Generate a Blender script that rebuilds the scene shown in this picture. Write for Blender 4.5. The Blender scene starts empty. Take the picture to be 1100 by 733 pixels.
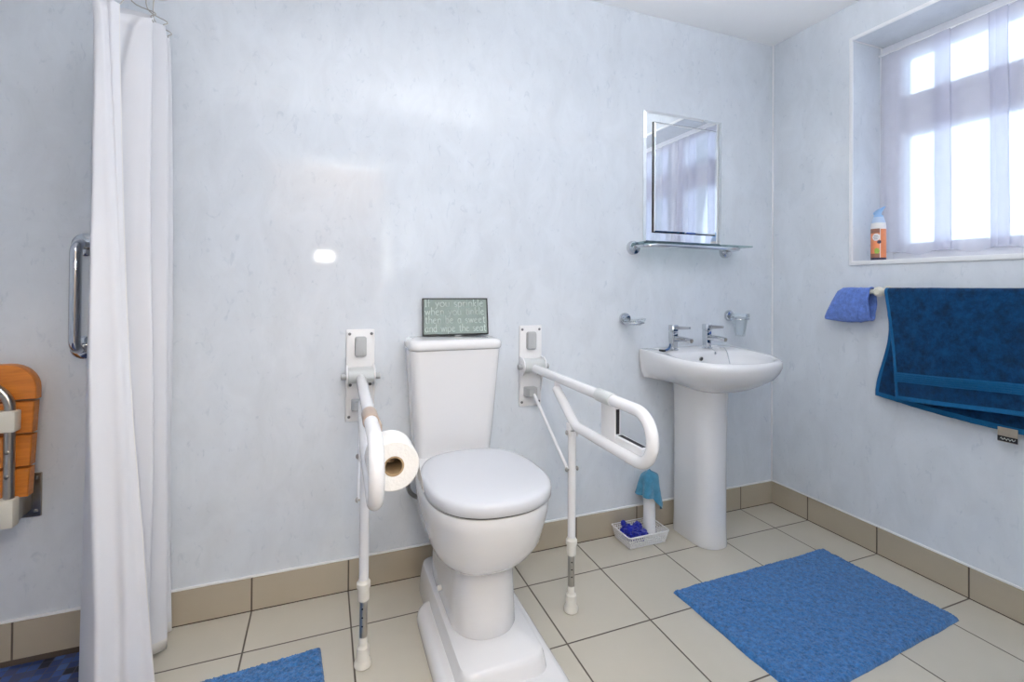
import bpy, bmesh, math, random
from mathutils import Vector, Matrix, noise
random.seed(7)
C = bpy.context.scene.collection
PI = math.pi
V = Vector
# ------------------------------------------------------------------ room numbers (metres)
D, W = 1.935, 2.264           # back wall y, right wall x
XL, YF = -1.36, -0.06         # left wall x, doorway wall y
CEIL = 2.472
BBH = 0.116
TT, TX0, TY0 = 0.3233, 0.2284, 0.2162
WY0, WY1, WZ0, WZ1 = 0.31, 1.509, 1.262, 2.303
SHX = W - TX0 - 8*TT          # edge of the shower floor

# ------------------------------------------------------------------ materials
def node_mat(name):
    m = bpy.data.materials.new(name); m.use_nodes = True
    nt = m.node_tree
    return m, nt, nt.nodes['Principled BSDF']
def N(nt, t, **k):
    n = nt.nodes.new(t)
    for a, v in k.items(): setattr(n, a, v)
    return n
def setv(n, **k):
    for a, v in k.items(): n.inputs[a.replace('_', ' ')].default_value = v
def col(c): return (c[0], c[1], c[2], 1)
def mat(name, c, rough=.5, metal=0, spec=.5, coat=0, var=.03, scale=30, bump=0, bscale=200, sheen=0, trans=0, ior=1.45):
    m, nt, b = node_mat(name)
    setv(b, Roughness=rough, Metallic=metal, Specular_IOR_Level=spec, Coat_Weight=coat, IOR=ior)
    if sheen: setv(b, Sheen_Weight=sheen, Sheen_Roughness=.5)
    if trans: setv(b, Transmission_Weight=trans)
    tc = N(nt, 'ShaderNodeTexCoord'); nz = N(nt, 'ShaderNodeTexNoise'); nz.inputs['Scale'].default_value = scale
    nz.inputs['Detail'].default_value = 4
    nt.links.new(tc.outputs['Object'], nz.inputs['Vector'])
    mx = N(nt, 'ShaderNodeMix', data_type='RGBA')
    mx.inputs[6].default_value = col([x*(1-var) for x in c]); mx.inputs[7].default_value = col([min(1, x*(1+var)) for x in c])
    nt.links.new(nz.outputs['Fac'], mx.inputs[0]); nt.links.new(mx.outputs[2], b.inputs['Base Color'])
    if bump:
        n2 = N(nt, 'ShaderNodeTexNoise'); n2.inputs['Scale'].default_value = bscale; n2.inputs['Detail'].default_value = 3
        nt.links.new(tc.outputs['Object'], n2.inputs['Vector'])
        bp = N(nt, 'ShaderNodeBump'); bp.inputs['Strength'].default_value = bump; bp.inputs['Distance'].default_value = .004
        nt.links.new(n2.outputs['Fac'], bp.inputs['Height']); nt.links.new(bp.outputs['Normal'], b.inputs['Normal'])
    return m
def math_n(nt, op, a, b=None, c=None):
    n = N(nt, 'ShaderNodeMath', operation=op)
    for i, v in enumerate((a, b, c)):
        if v is None: continue
        if isinstance(v, (int, float)): n.inputs[i].default_value = v
        else: nt.links.new(v, n.inputs[i])
    return n.outputs[0]
def panel_mat(name, base=(.70, .742, .797)):
    m, nt, b = node_mat(name)
    setv(b, Roughness=.06, Specular_IOR_Level=.42)
    g = N(nt, 'ShaderNodeNewGeometry')
    mp = N(nt, 'ShaderNodeMapping'); mp.inputs['Scale'].default_value = (1, 1, .55); mp.inputs['Rotation'].default_value = (.3, .3, 0)
    nt.links.new(g.outputs['Position'], mp.inputs['Vector'])
    n1 = N(nt, 'ShaderNodeTexNoise'); setv(n1, Scale=9, Detail=6, Roughness=.62, Distortion=.6)
    n2 = N(nt, 'ShaderNodeTexNoise'); setv(n2, Scale=38, Detail=5, Roughness=.6, Distortion=1.0)
    for n in (n1, n2): nt.links.new(mp.outputs[0], n.inputs['Vector'])
    r1 = N(nt, 'ShaderNodeValToRGB'); e = r1.color_ramp.elements
    e[0].position = .33; e[0].color = col([x*.94 for x in base]); e[1].position = .66; e[1].color = col([min(1, x*1.03) for x in base])
    nt.links.new(n1.outputs['Fac'], r1.inputs[0])
    r2 = N(nt, 'ShaderNodeValToRGB'); e = r2.color_ramp.elements
    e[0].position = .27; e[0].color = (.80, .83, .86, 1); e[1].position = .40; e[1].color = (1, 1, 1, 1)
    nt.links.new(n2.outputs['Fac'], r2.inputs[0])
    mx = N(nt, 'ShaderNodeMix', data_type='RGBA', blend_type='MULTIPLY'); mx.inputs[0].default_value = .72
    nt.links.new(r1.outputs[0], mx.inputs[6]); nt.links.new(r2.outputs[0], mx.inputs[7])
    nt.links.new(mx.outputs[2], b.inputs['Base Color'])
    return m
def tile_mat(name, axes, c, rough=.32, size=TT, offs=(W-TX0, D-TY0), gap=.0025, gc=(.085, .065, .048)):
    """tiles with dark grout lines; axes: which world axes carry a grout line"""
    m, nt, b = node_mat(name)
    setv(b, Roughness=rough)
    g = N(nt, 'ShaderNodeNewGeometry'); sp = N(nt, 'ShaderNodeSeparateXYZ'); nt.links.new(g.outputs['Position'], sp.inputs[0])
    dists, cells = [], []
    for ax in axes:
        o = offs[ax]
        u = math_n(nt, 'DIVIDE', math_n(nt, 'SUBTRACT', sp.outputs[ax], o), size)
        fl = math_n(nt, 'ROUND', u); cells.append(math_n(nt, 'FLOOR', u))
        dists.append(math_n(nt, 'MULTIPLY', math_n(nt, 'ABSOLUTE', math_n(nt, 'SUBTRACT', u, fl)), size))
    d = dists[0] if len(dists) == 1 else math_n(nt, 'MINIMUM', dists[0], dists[1])
    tile = math_n(nt, 'SMOOTH_MIN', 1, math_n(nt, 'MAXIMUM', 0, math_n(nt, 'DIVIDE', math_n(nt, 'SUBTRACT', d, gap*.7), gap*.7)), 0)
    cv = N(nt, 'ShaderNodeCombineXYZ')
    nt.links.new(cells[0], cv.inputs[0])
    if len(cells) > 1: nt.links.new(cells[1], cv.inputs[1])
    wn = N(nt, 'ShaderNodeTexWhiteNoise'); nt.links.new(cv.outputs[0], wn.inputs[0])
    nz = N(nt, 'ShaderNodeTexNoise'); setv(nz, Scale=6, Detail=8, Roughness=.65); nt.links.new(g.outputs['Position'], nz.inputs['Vector'])
    t = math_n(nt, 'ADD', math_n(nt, 'MULTIPLY', wn.outputs['Value'], .3), math_n(nt, 'MULTIPLY', nz.outputs['Fac'], .7))
    mc = N(nt, 'ShaderNodeMix', data_type='RGBA'); mc.inputs[6].default_value = col([x*.92 for x in c]); mc.inputs[7].default_value = col([x*1.08 for x in c])
    nt.links.new(t, mc.inputs[0])
    mx = N(nt, 'ShaderNodeMix', data_type='RGBA'); mx.inputs[6].default_value = col(gc)
    nt.links.new(tile, mx.inputs[0]); nt.links.new(mc.outputs[2], mx.inputs[7]); nt.links.new(mx.outputs[2], b.inputs['Base Color'])
    bp = N(nt, 'ShaderNodeBump'); setv(bp, Strength=.5, Distance=.0015); nt.links.new(tile, bp.inputs['Height']); nt.links.new(bp.outputs[0], b.inputs['Normal'])
    return m
def mosaic_mat(name):
    m, nt, b = node_mat(name); setv(b, Roughness=.4)
    g = N(nt, 'ShaderNodeNewGeometry'); sp = N(nt, 'ShaderNodeSeparateXYZ'); nt.links.new(g.outputs['Position'], sp.inputs[0])
    u = math_n(nt, 'DIVIDE', sp.outputs[0], .0265); v = math_n(nt, 'DIVIDE', sp.outputs[1], .0265)
    cv = N(nt, 'ShaderNodeCombineXYZ'); nt.links.new(math_n(nt, 'FLOOR', u), cv.inputs[0]); nt.links.new(math_n(nt, 'FLOOR', v), cv.inputs[1])
    wn = N(nt, 'ShaderNodeTexWhiteNoise'); nt.links.new(cv.outputs[0], wn.inputs[0])
    r = N(nt, 'ShaderNodeValToRGB'); r.color_ramp.interpolation = 'CONSTANT'
    e = r.color_ramp.elements; e[0].color = (.008, .010, .022, 1); e[1].position = .25; e[1].color = (.02, .045, .16, 1)
    for p, c in ((.5, (.035, .08, .27, 1)), (.75, (.05, .06, .14, 1)), (.9, (.06, .12, .34, 1))):
        x = e.new(p); x.color = c
    nt.links.new(wn.outputs['Value'], r.inputs[0])
    def edge(w): return math_n(nt, 'ABSOLUTE', math_n(nt, 'SUBTRACT', math_n(nt, 'FRACT', w), .5))
    d = math_n(nt, 'LESS_THAN', math_n(nt, 'MAXIMUM', edge(u), edge(v)), .455)
    mx = N(nt, 'ShaderNodeMix', data_type='RGBA'); mx.inputs[6].default_value = (.07, .07, .09, 1)
    nt.links.new(d, mx.inputs[0]); nt.links.new(r.outputs[0], mx.inputs[7]); nt.links.new(mx.outputs[2], b.inputs['Base Color'])
    return m
def cloth_mat(name, c, dark=.6, scale=60, rough=.95, sheen=.25, light=1.25):
    m, nt, b = node_mat(name); setv(b, Roughness=rough, Sheen_Weight=sheen, Sheen_Roughness=.6, Specular_IOR_Level=.1)
    tc = N(nt, 'ShaderNodeTexCoord')
    n1 = N(nt, 'ShaderNodeTexNoise'); setv(n1, Scale=scale, Detail=8, Roughness=.75); nt.links.new(tc.outputs['Object'], n1.inputs['Vector'])
    r = N(nt, 'ShaderNodeValToRGB'); e = r.color_ramp.elements
    e[0].position = .32; e[0].color = col([x*dark for x in c]); e[1].position = .68; e[1].color = col([min(1, x*light) for x in c])
    nt.links.new(n1.outputs['Fac'], r.inputs[0]); nt.links.new(r.outputs[0], b.inputs['Base Color'])
    n2 = N(nt, 'ShaderNodeTexNoise'); setv(n2, Scale=420, Detail=2); nt.links.new(tc.outputs['Object'], n2.inputs['Vector'])
    bp = N(nt, 'ShaderNodeBump'); setv(bp, Strength=.6, Distance=.003); nt.links.new(n2.outputs['Fac'], bp.inputs['Height']); nt.links.new(bp.outputs[0], b.inputs['Normal'])
    return m
def wood_mat(name):
    m, nt, b = node_mat(name); setv(b, Roughness=.38)
    tc = N(nt, 'ShaderNodeTexCoord'); mp = N(nt, 'ShaderNodeMapping'); mp.inputs['Scale'].default_value = (3, 20, 26)
    nt.links.new(tc.outputs['Object'], mp.inputs[0])
    nz = N(nt, 'ShaderNodeTexNoise'); setv(nz, Scale=3, Detail=6, Roughness=.6, Distortion=.6); nt.links.new(mp.outputs[0], nz.inputs['Vector'])
    r = N(nt, 'ShaderNodeValToRGB'); e = r.color_ramp.elements
    e[0].position = .25; e[0].color = (.42, .125, .016, 1); e[1].position = .65; e[1].color = (.60, .20, .028, 1)
    nt.links.new(nz.outputs['Fac'], r.inputs[0]); nt.links.new(r.outputs[0], b.inputs['Base Color'])
    return m
def net_mat(name, hole=.42):
    m = bpy.data.materials.new(name); m.use_nodes = True; nt = m.node_tree; nt.nodes.clear()
    out = N(nt, 'ShaderNodeOutputMaterial'); tr = N(nt, 'ShaderNodeBsdfTransparent')
    di = N(nt, 'ShaderNodeBsdfDiffuse'); tl = N(nt, 'ShaderNodeBsdfTranslucent')
    di.inputs[0].default_value = (.86, .86, .92, 1); tl.inputs[0].default_value = (.80, .81, .93, 1)
    a = N(nt, 'ShaderNodeMixShader'); a.inputs[0].default_value = .5
    nt.links.new(di.outputs[0], a.inputs[1]); nt.links.new(tl.outputs[0], a.inputs[2])
    tc = N(nt, 'ShaderNodeTexCoord'); nz = N(nt, 'ShaderNodeTexNoise'); setv(nz, Scale=14, Detail=3)
    nt.links.new(tc.outputs['Object'], nz.inputs['Vector'])
    f = math_n(nt, 'ADD', math_n(nt, 'MULTIPLY', nz.outputs['Fac'], .08), 1-hole-.04)
    b = N(nt, 'ShaderNodeMixShader'); nt.links.new(f, b.inputs[0])
    nt.links.new(tr.outputs[0], b.inputs[1]); nt.links.new(a.outputs[0], b.inputs[2]); nt.links.new(b.outputs[0], out.inputs[0])
    return m
def pane_mat(name):
    m = bpy.data.materials.new(name); m.use_nodes = True; nt = m.node_tree; nt.nodes.clear()
    out = N(nt, 'ShaderNodeOutputMaterial'); tr = N(nt, 'ShaderNodeBsdfTransparent'); tr.inputs[0].default_value = (.93, .97, 1, 1)
    gl = N(nt, 'ShaderNodeBsdfGlossy'); gl.inputs['Roughness'].default_value = .03
    tl = N(nt, 'ShaderNodeBsdfTranslucent'); tl.inputs[0].default_value = (.9, .95, 1, 1)
    fr = N(nt, 'ShaderNodeFresnel'); fr.inputs[0].default_value = 1.35
    nz = N(nt, 'ShaderNodeTexNoise'); setv(nz, Scale=50); f = math_n(nt, 'MULTIPLY', nz.outputs['Fac'], .3)
    a = N(nt, 'ShaderNodeMixShader'); nt.links.new(f, a.inputs[0]); nt.links.new(tr.outputs[0], a.inputs[1]); nt.links.new(tl.outputs[0], a.inputs[2])
    b = N(nt, 'ShaderNodeMixShader'); nt.links.new(fr.outputs[0], b.inputs[0]); nt.links.new(a.outputs[0], b.inputs[1]); nt.links.new(gl.outputs[0], b.inputs[2])
    nt.links.new(b.outputs[0], out.inputs[0])
    return m
def clear_mat(name, tint=(.9, .95, .96)):
    m = bpy.data.materials.new(name); m.use_nodes = True; nt = m.node_tree; nt.nodes.clear()
    out = N(nt, 'ShaderNodeOutputMaterial'); tr = N(nt, 'ShaderNodeBsdfTransparent'); tr.inputs[0].default_value = col(tint)
    gl = N(nt, 'ShaderNodeBsdfGlossy'); gl.inputs['Roughness'].default_value = .02
    lw = N(nt, 'ShaderNodeLayerWeight'); lw.inputs[0].default_value = .35
    nz = N(nt, 'ShaderNodeTexNoise'); setv(nz, Scale=20)
    f = math_n(nt, 'ADD', math_n(nt, 'MULTIPLY', lw.outputs['Fresnel'], .38), math_n(nt, 'MULTIPLY', nz.outputs['Fac'], .03))
    b = N(nt, 'ShaderNodeMixShader'); nt.links.new(f, b.inputs[0]); nt.links.new(tr.outputs[0], b.inputs[1]); nt.links.new(gl.outputs[0], b.inputs[2])
    nt.links.new(b.outputs[0], out.inputs[0])
    return m

M = dict(
    panel=panel_mat('wall_panel'),
    floor=tile_mat('floor_tile', (0, 1), (.53, .495, .42)),
    bbx=tile_mat('skirting_tile_back', (0,), (.42, .37, .29)),
    bby=tile_mat('skirting_tile_side', (1,), (.42, .37, .29)),
    mosaic=mosaic_mat('blue_mosaic'),
    ceil=mat('ceiling_paint', (.88, .89, .91), .9, var=.01),
    trim=mat('white_trim', (.86, .87, .89), .35, var=.01),
    upvc=mat('white_window_plastic', (.84, .85, .9), .3, var=.01),
    china=mat('white_china', (.775, .775, .79), .07, coat=.4, var=.01, scale=3),
    lid=mat('white_seat_plastic', (.63, .645, .685), .16, var=.01, scale=3),
    plast=mat('white_plastic', (.82, .82, .83), .3, var=.015),
    wtube=mat('white_coated_tube', (.83, .83, .85), .25, coat=.2, var=.01),
    greyp=mat('grey_plastic', (.43, .44, .45), .45, var=.03),
    lgrey=mat('pale_grey_plastic', (.57, .59, .59), .4, var=.02),
    beige=mat('beige_plastic', (.42, .33, .27), .45, var=.05),
    cream=mat('cream_plastic', (.72, .69, .60), .4, var=.03),
    ivory=mat('ivory_rubber', (.74, .72, .66), .5, var=.03),
    steel=mat('brushed_steel', (.46, .44, .41), .28, metal=1, var=.06, scale=60),
    dsteel=mat('dark_steel', (.30, .28, .25), .3, metal=1, var=.15, scale=30),
    chrome=mat('chrome', (.62, .64, .67), .06, metal=1, var=.01),
    screw=mat('screw_metal', (.2, .2, .21), .35, metal=1, var=.05),
    mirror=mat('mirror_silver', (.90, .92, .93), .01, metal=1, var=.003),
    grout=mat('dark_grout', (.07, .052, .04), .9, var=.2, scale=40),
    dark=mat('dark_gap', (.02, .02, .025), .6, var=.1),
    black=mat('black_frame', (.012, .013, .014), .35, var=.1),
    sign=mat('sage_green_paint', (.27, .33, .305), .7, var=.14, scale=25),
    letter=mat('pale_lettering', (.74, .80, .77), .7, var=.02),
    paper=mat('tissue_paper', (.86, .85, .83), .95, var=.015, bump=.3, bscale=150),
    card=mat('cardboard', (.36, .25, .14), .85, var=.08),
    hose=mat('braided_hose', (.22, .22, .22), .4, metal=.6, var=.3, scale=200),
    scurt=mat('white_curtain_fabric', (.70, .71, .75), .85, spec=.2, var=.012, scale=8, bump=.12, bscale=900),
    hem=mat('curtain_hem_stitch', (.74, .73, .72), .9, var=.02),
    net=net_mat('net_curtain'),
    pane=pane_mat('window_glass'),
    glass=clear_mat('clear_glass', (.965, .98, .985)),
    shelfglass=clear_mat('shelf_glass', (.66, .76, .76)),
    wood=wood_mat('orange_wood'),
    mat_=cloth_mat('blue_bath_mat', (.034, .155, .385), .42, 60, light=1.45),
    towel=cloth_mat('teal_towel', (.0012, .027, .082), .5, 26, light=2.0, sheen=.08),
    band=cloth_mat('teal_towel_band', (.003, .105, .27), .85, 60, rough=.7, light=1.1, sheen=.1),
    mitt=cloth_mat('blue_mitt', (.11, .20, .56), .65, 50),
    tcloth=cloth_mat('turquoise_cloth', (.06, .24, .38), .75, 40),
    bcloth=cloth_mat('royal_blue_cloth', (.008, .018, .33), .5, 50),
    bluep=mat('pale_blue_plastic', (.30, .50, .78), .35, var=.03),
    razorb=mat('dark_blue_plastic', (.02, .07, .20), .3, var=.1),
    can_w=mat('can_white', (.80, .78, .78), .3, var=.03), can_o=mat('can_orange', (.80, .27, .12), .35, var=.18, scale=60),
    can_b=mat('can_brown', (.30, .13, .08), .35, var=.2, scale=60), can_k=mat('can_navy', (.03, .03, .07), .35, var=.1),
    can_g=mat('can_green', (.28, .42, .06), .35, var=.3, scale=80), can_p=mat('can_pale_blue', (.48, .60, .78), .3, var=.05),
    tag_t=mat('tag_card', (.33, .29, .24), .7, var=.15, scale=80), tag_k=mat('tag_black', (.012, .012, .015), .5, var=.1),
    hallwall=mat('hall_paint', (.62, .50, .38), .8, var=.02), doorw=mat('white_gloss_paint', (.80, .80, .79), .3, var=.01),
    hallfloor=mat('hall_floor', (.30, .24, .18), .6, var=.1),
    render=mat('pale_render', (.7, .72, .75), .9, var=.05),
)

# ------------------------------------------------------------------ mesh helpers
def smooth(me, ang=40):
    for p in me.polygons: p.use_smooth = True
    me.set_sharp_from_angle(angle=math.radians(ang))
def link(name, bm, mats, parent=None, origin=(0, 0, 0), ang=40, label=None):
    bmesh.ops.recalc_face_normals(bm, faces=bm.faces[:])
    o = V(origin)
    for v in bm.verts: v.co -= o
    me = bpy.data.meshes.new(name); bm.to_mesh(me); bm.free()
    for m in (mats if isinstance(mats, (list, tuple)) else [mats]): me.materials.append(m)
    smooth(me, ang)
    ob = bpy.data.objects.new(name, me); C.objects.link(ob)
    if parent: ob.parent = parent
    if label: ob['label'] = label
    return ob
class Thing:
    def __init__(s, name, label, cat, loc, group=None):
        s.loc = V(loc); s.root = bpy.data.objects.new(name, None); C.objects.link(s.root)
        s.root.location = loc; s.root.empty_display_size = .05
        s.root['label'] = label; s.root['category'] = cat
        if group: s.root['group'] = group
    def part(s, name, bm, m, parent=None, ang=40, label=None):
        return link(name, bm, m, parent or s.root, s.loc, ang, label)
def solo(name, bm, m, label, cat, loc, group=None, ang=40):
    o = link(name, bm, m, None, loc, ang); o.location = loc
    o['label'] = label; o['category'] = cat
    if group: o['group'] = group
    return o
def struct(name, bm, m, parent=None, ang=30):
    o = link(name, bm, m, parent, ang=ang)
    o['kind'] = 'structure'
    return o
def B(): return bmesh.new()
def box(bm, x0, x1, y0, y1, z0, z1, bev=0, seg=2, mi=0):
    r = bmesh.ops.create_cube(bm, size=1)
    vs = r['verts']
    for v in vs:
        v.co = V(((x0+x1)/2+v.co.x*(x1-x0), (y0+y1)/2+v.co.y*(y1-y0), (z0+z1)/2+v.co.z*(z1-z0)))
    fs = list({f for v in vs for f in v.link_faces})
    for f in fs: f.material_index = mi
    if bev:
        es = list({e for v in vs for e in v.link_edges})
        bmesh.ops.bevel(bm, geom=es, offset=bev, segments=seg, profile=.5, affect='EDGES', clamp_overlap=True)
    return vs
def frame_to(d):
    d = V(d).normalized(); a = V((0, 0, 1)) if abs(d.z) < .9 else V((1, 0, 0))
    u = d.cross(a).normalized(); return u, d.cross(u).normalized()
def loft(bm, loops, cap0=True, cap1=True, closed=True, mi=0):
    rows = [[bm.verts.new(p) for p in L] for L in loops]
    n = len(rows[0])
    for a, b in zip(rows, rows[1:]):
        for i in range(n if closed else n-1):
            j = (i+1) % n
            f = bm.faces.new((a[i], a[j], b[j], b[i])); f.material_index = mi
    if cap0: bm.faces.new(rows[0][::-1]).material_index = mi
    if cap1: bm.faces.new(rows[-1]).material_index = mi
    return rows
def tube(bm, pts, r, seg=14, caps=True, mi=0):
    pts = [V(p) for p in pts]; n = len(pts)
    rs = r if isinstance(r, (list, tuple)) else [r]*n
    u = None; loops = []
    for i, p in enumerate(pts):
        t = (pts[min(i+1, n-1)]-pts[max(i-1, 0)]).normalized()
        if u is None: u, w = frame_to(t)
        else:
            u = (u-t*u.dot(t)).normalized(); w = t.cross(u)
        loops.append([p+(u*math.cos(a)+w*math.sin(a))*rs[i] for a in (2*PI*k/seg for k in range(seg))])
    loft(bm, loops, caps, caps, mi=mi)
def cyl(bm, p0, p1, r, seg=20, r2=None, bev=0, mi=0):
    p0, p1 = V(p0), V(p1); r2 = r if r2 is None else r2
    if not bev: return tube(bm, [p0, p1], [r, r2], seg, mi=mi)
    d = (p1-p0).normalized()
    tube(bm, [p0, p0+d*bev*.3, p0+d*bev, p1-d*bev, p1-d*bev*.3, p1], [r-bev, r-bev*.3, r, r2, r2-bev*.3, r2-bev], seg, mi=mi)
def fillet(pts, rad, n=8):
    pts = [V(p) for p in pts]; out = [pts[0]]
    for a, b, c in zip(pts, pts[1:], pts[2:]):
        u, w = (a-b).normalized(), (c-b).normalized()
        h = math.acos(max(-1, min(1, u.dot(w))))/2
        k = min(rad/math.tan(h), (a-b).length*.49, (c-b).length*.49); rr = k*math.tan(h)
        ctr = b+(u+w).normalized()*(rr/math.sin(h))
        s, e = b+u*k-ctr, b+w*k-ctr
        ang = s.angle(e)
        for i in range(n+1):
            t = i/n
            out.append(ctr+(s*math.sin((1-t)*ang)+e*math.sin(t*ang))/math.sin(ang) if ang > 1e-4 else b)
    return out+[pts[-1]]
def lathe(bm, prof, c=(0, 0, 0), axis=(0, 0, 1), seg=28, cap0=True, cap1=True, mi=0):
    u, w = frame_to(axis); d = V(axis).normalized(); c = V(c)
    loft(bm, [[c+d*h+(u*math.cos(a)+w*math.sin(a))*r for a in (2*PI*k/seg for k in range(seg))] for r, h in prof], cap0, cap1, mi=mi)
def sell(cx, yc, b, af, ab, nf=2.2, nb=4, z=0, n=64):
    """plan outline: half width b, reach af towards the camera (-y), ab towards the wall (+y)"""
    out = []
    for k in range(n):
        t = 2*PI*k/n; c, s = math.cos(t), math.sin(t)
        e = nb if s > 0 else nf; a = ab if s > 0 else af
        out.append(V((cx+b*math.copysign(abs(c)**(2/e), c), yc+a*math.copysign(abs(s)**(2/e), s), z)))
    return out
def rrect(x0, x1, y0, y1, r, z=0, n=6):
    out = []
    for cx, cy, a0 in ((x1-r, y1-r, 0), (x0+r, y1-r, PI/2), (x0+r, y0+r, PI), (x1-r, y0+r, 1.5*PI)):
        for k in range(n+1):
            a = a0+PI/2*k/n; out.append(V((cx+r*math.cos(a), cy+r*math.sin(a), z)))
    return out
def sphere(bm, c, r, sx=1, sy=1, sz=1, seg=18, mi=0):
    R_ = bmesh.ops.create_uvsphere(bm, u_segments=seg, v_segments=seg//2+2, radius=r)
    for v in R_['verts']: v.co = V((v.co.x*sx, v.co.y*sy, v.co.z*sz))+V(c)
    for f in {f for v in R_['verts'] for f in v.link_faces}: f.material_index = mi
    return R_['verts']
def torus(bm, c, R_, r, axis=(0, 0, 1), seg=32, a0=0, a1=2*PI):
    u, w = frame_to(axis); c = V(c)
    pts = [c+(u*math.cos(a)+w*math.sin(a))*R_ for a in (a0+(a1-a0)*k/seg for k in range(seg+1))]
    tube(bm, pts, r, 10, caps=abs(a1-a0) < 2*PI-.01)
def sheet(bm, f, nu, nv, mi=None):
    rows = [[bm.verts.new(f(i/nu, j/nv)) for j in range(nv+1)] for i in range(nu+1)]
    for i in range(nu):
        for j in range(nv):
            fc = bm.faces.new((rows[i][j], rows[i+1][j], rows[i+1][j+1], rows[i][j+1]))
            if mi: fc.material_index = mi((i+.5)/nu, (j+.5)/nv)
    return rows
def solidify(bm, t):
    bmesh.ops.recalc_face_normals(bm, faces=bm.faces[:])
    bmesh.ops.solidify(bm, geom=bm.faces[:], thickness=t)
def catmull(pts, n=10):
    pts = [V(p) for p in pts]; out = []
    P = [pts[0]*2-pts[1]]+pts+[pts[-1]*2-pts[-2]]
    for i in range(1, len(P)-2):
        a, b, c, d = P[i-1:i+3]
        for k in range(n):
            t = k/n
            out.append(.5*((2*b)+(c-a)*t+(2*a-5*b+4*c-d)*t*t+(3*b-a-3*c+d)*t**3))
    return out+[pts[-1]]
def smoothstep(a, b, x):
    t = max(0, min(1, (x-a)/(b-a))); return t*t*(3-2*t)
def interp(tab, x):
    for (a, p), (b, q) in zip(tab, tab[1:]):
        if x <= b: return p+(q-p)*max(0, (x-a)/(b-a))
    return tab[-1][1]

# ------------------------------------------------------------------ the setting
HY = -1.35                                              # far wall of the hall behind the doorway
DX0, DX1, DZ = -.40, .45, 2.10                          # the doorway the photo was taken from
bm = B(); box(bm, SHX, W+.3, YF-.12, D+.1, -.06, 0); struct('floor', bm, M['floor'])
bm = B(); box(bm, XL-.1, SHX, YF-.12, D+.1, -.08, -.014); struct('shower_floor', bm, M['mosaic'])
bm = B(); box(bm, XL-.1, W+.35, D, D+.1, -.08, CEIL+.1); struct('wall_back', bm, M['panel'])
bm = B(); box(bm, XL-.1, XL, YF-.12, D, -.08, CEIL+.1); struct('wall_left', bm, M['panel'])
bm = B(); box(bm, XL-.1, W+.35, YF-.12, D+.1, CEIL, CEIL+.1); struct('ceiling', bm, M['ceil'])
bm = B()
box(bm, XL, DX0, YF-.12, YF, -.08, CEIL); box(bm, DX1, W, YF-.12, YF, -.06, CEIL); box(bm, DX0, DX1, YF-.12, YF, DZ, CEIL)
struct('wall_front', bm, M['panel'])
TW = .31                                                # thickness of the window wall
bm = B()
box(bm, W, W+TW, YF-.12, D, -.06, WZ0); box(bm, W, W+TW, YF-.12, D, WZ1, CEIL)
box(bm, W, W+TW, YF-.12, WY0, WZ0, WZ1); box(bm, W, W+TW, WY1, D, WZ0, WZ1)
struct('wall_right', bm, M['panel'])
bm = B(); box(bm, XL, W-.001, D-.009, D, -.02, BBH); struct('baseboard_back', bm, M['bbx'])
bm = B(); box(bm, W-.009, W, YF, D-.009, -.01, BBH); struct('baseboard_right', bm, M['bby'])
bm = B(); box(bm, XL, XL+.009, YF, D-.009, -.02, BBH); struct('baseboard_left', bm, M['bby'])
bm = B(); box(bm, XL, W-.006, D-.007, D, BBH, BBH+.008, .002); struct('trim_1', bm, M['trim'])
bm = B(); box(bm, W-.007, W, YF, D-.007, BBH, BBH+.008, .002); struct('trim_2', bm, M['trim'])
bm = B(); box(bm, W-.007, W, D-.007, D, BBH+.008, CEIL, .002); struct('trim_3', bm, M['trim'])
bm = B(); box(bm, XL, W-.009, D-.0096, D-.009, -.02, .0035); struct('trim_6', bm, M['grout'])
bm = B(); box(bm, W-.0096, W-.009, YF, D-.0096, -.01, .0035); struct('trim_7', bm, M['grout'])
bm = B()                                                # white beads round the window opening
T_ = .005; w_ = .013
box(bm, W-T_, W+.002, WY1-w_*.2, WY1+w_, WZ0, WZ1+w_, .0015); box(bm, W-T_, W+.002, WY0-w_, WY0+w_*.2, WZ0, WZ1+w_, .0015)
box(bm, W-T_, W+.002, WY0, WY1, WZ1-.003, WZ1+w_, .0015)
struct('trim_4', bm, M['trim'])
bm = B(); box(bm, W-.008, W+.206, WY0, WY1, WZ0, WZ0+.02, .003); struct('window_sill', bm, M['trim'])
bm = B()                                                # fine beads in the corners of the reveal
box(bm, W+.002, W+.2, WY1-.005, WY1, WZ1-.005, WZ1, .0015); box(bm, W+.193, W+.2, WY1-.007, WY1, WZ0+.02, WZ1-.005, .0015)
struct('trim_5', bm, M['trim'])
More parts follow.
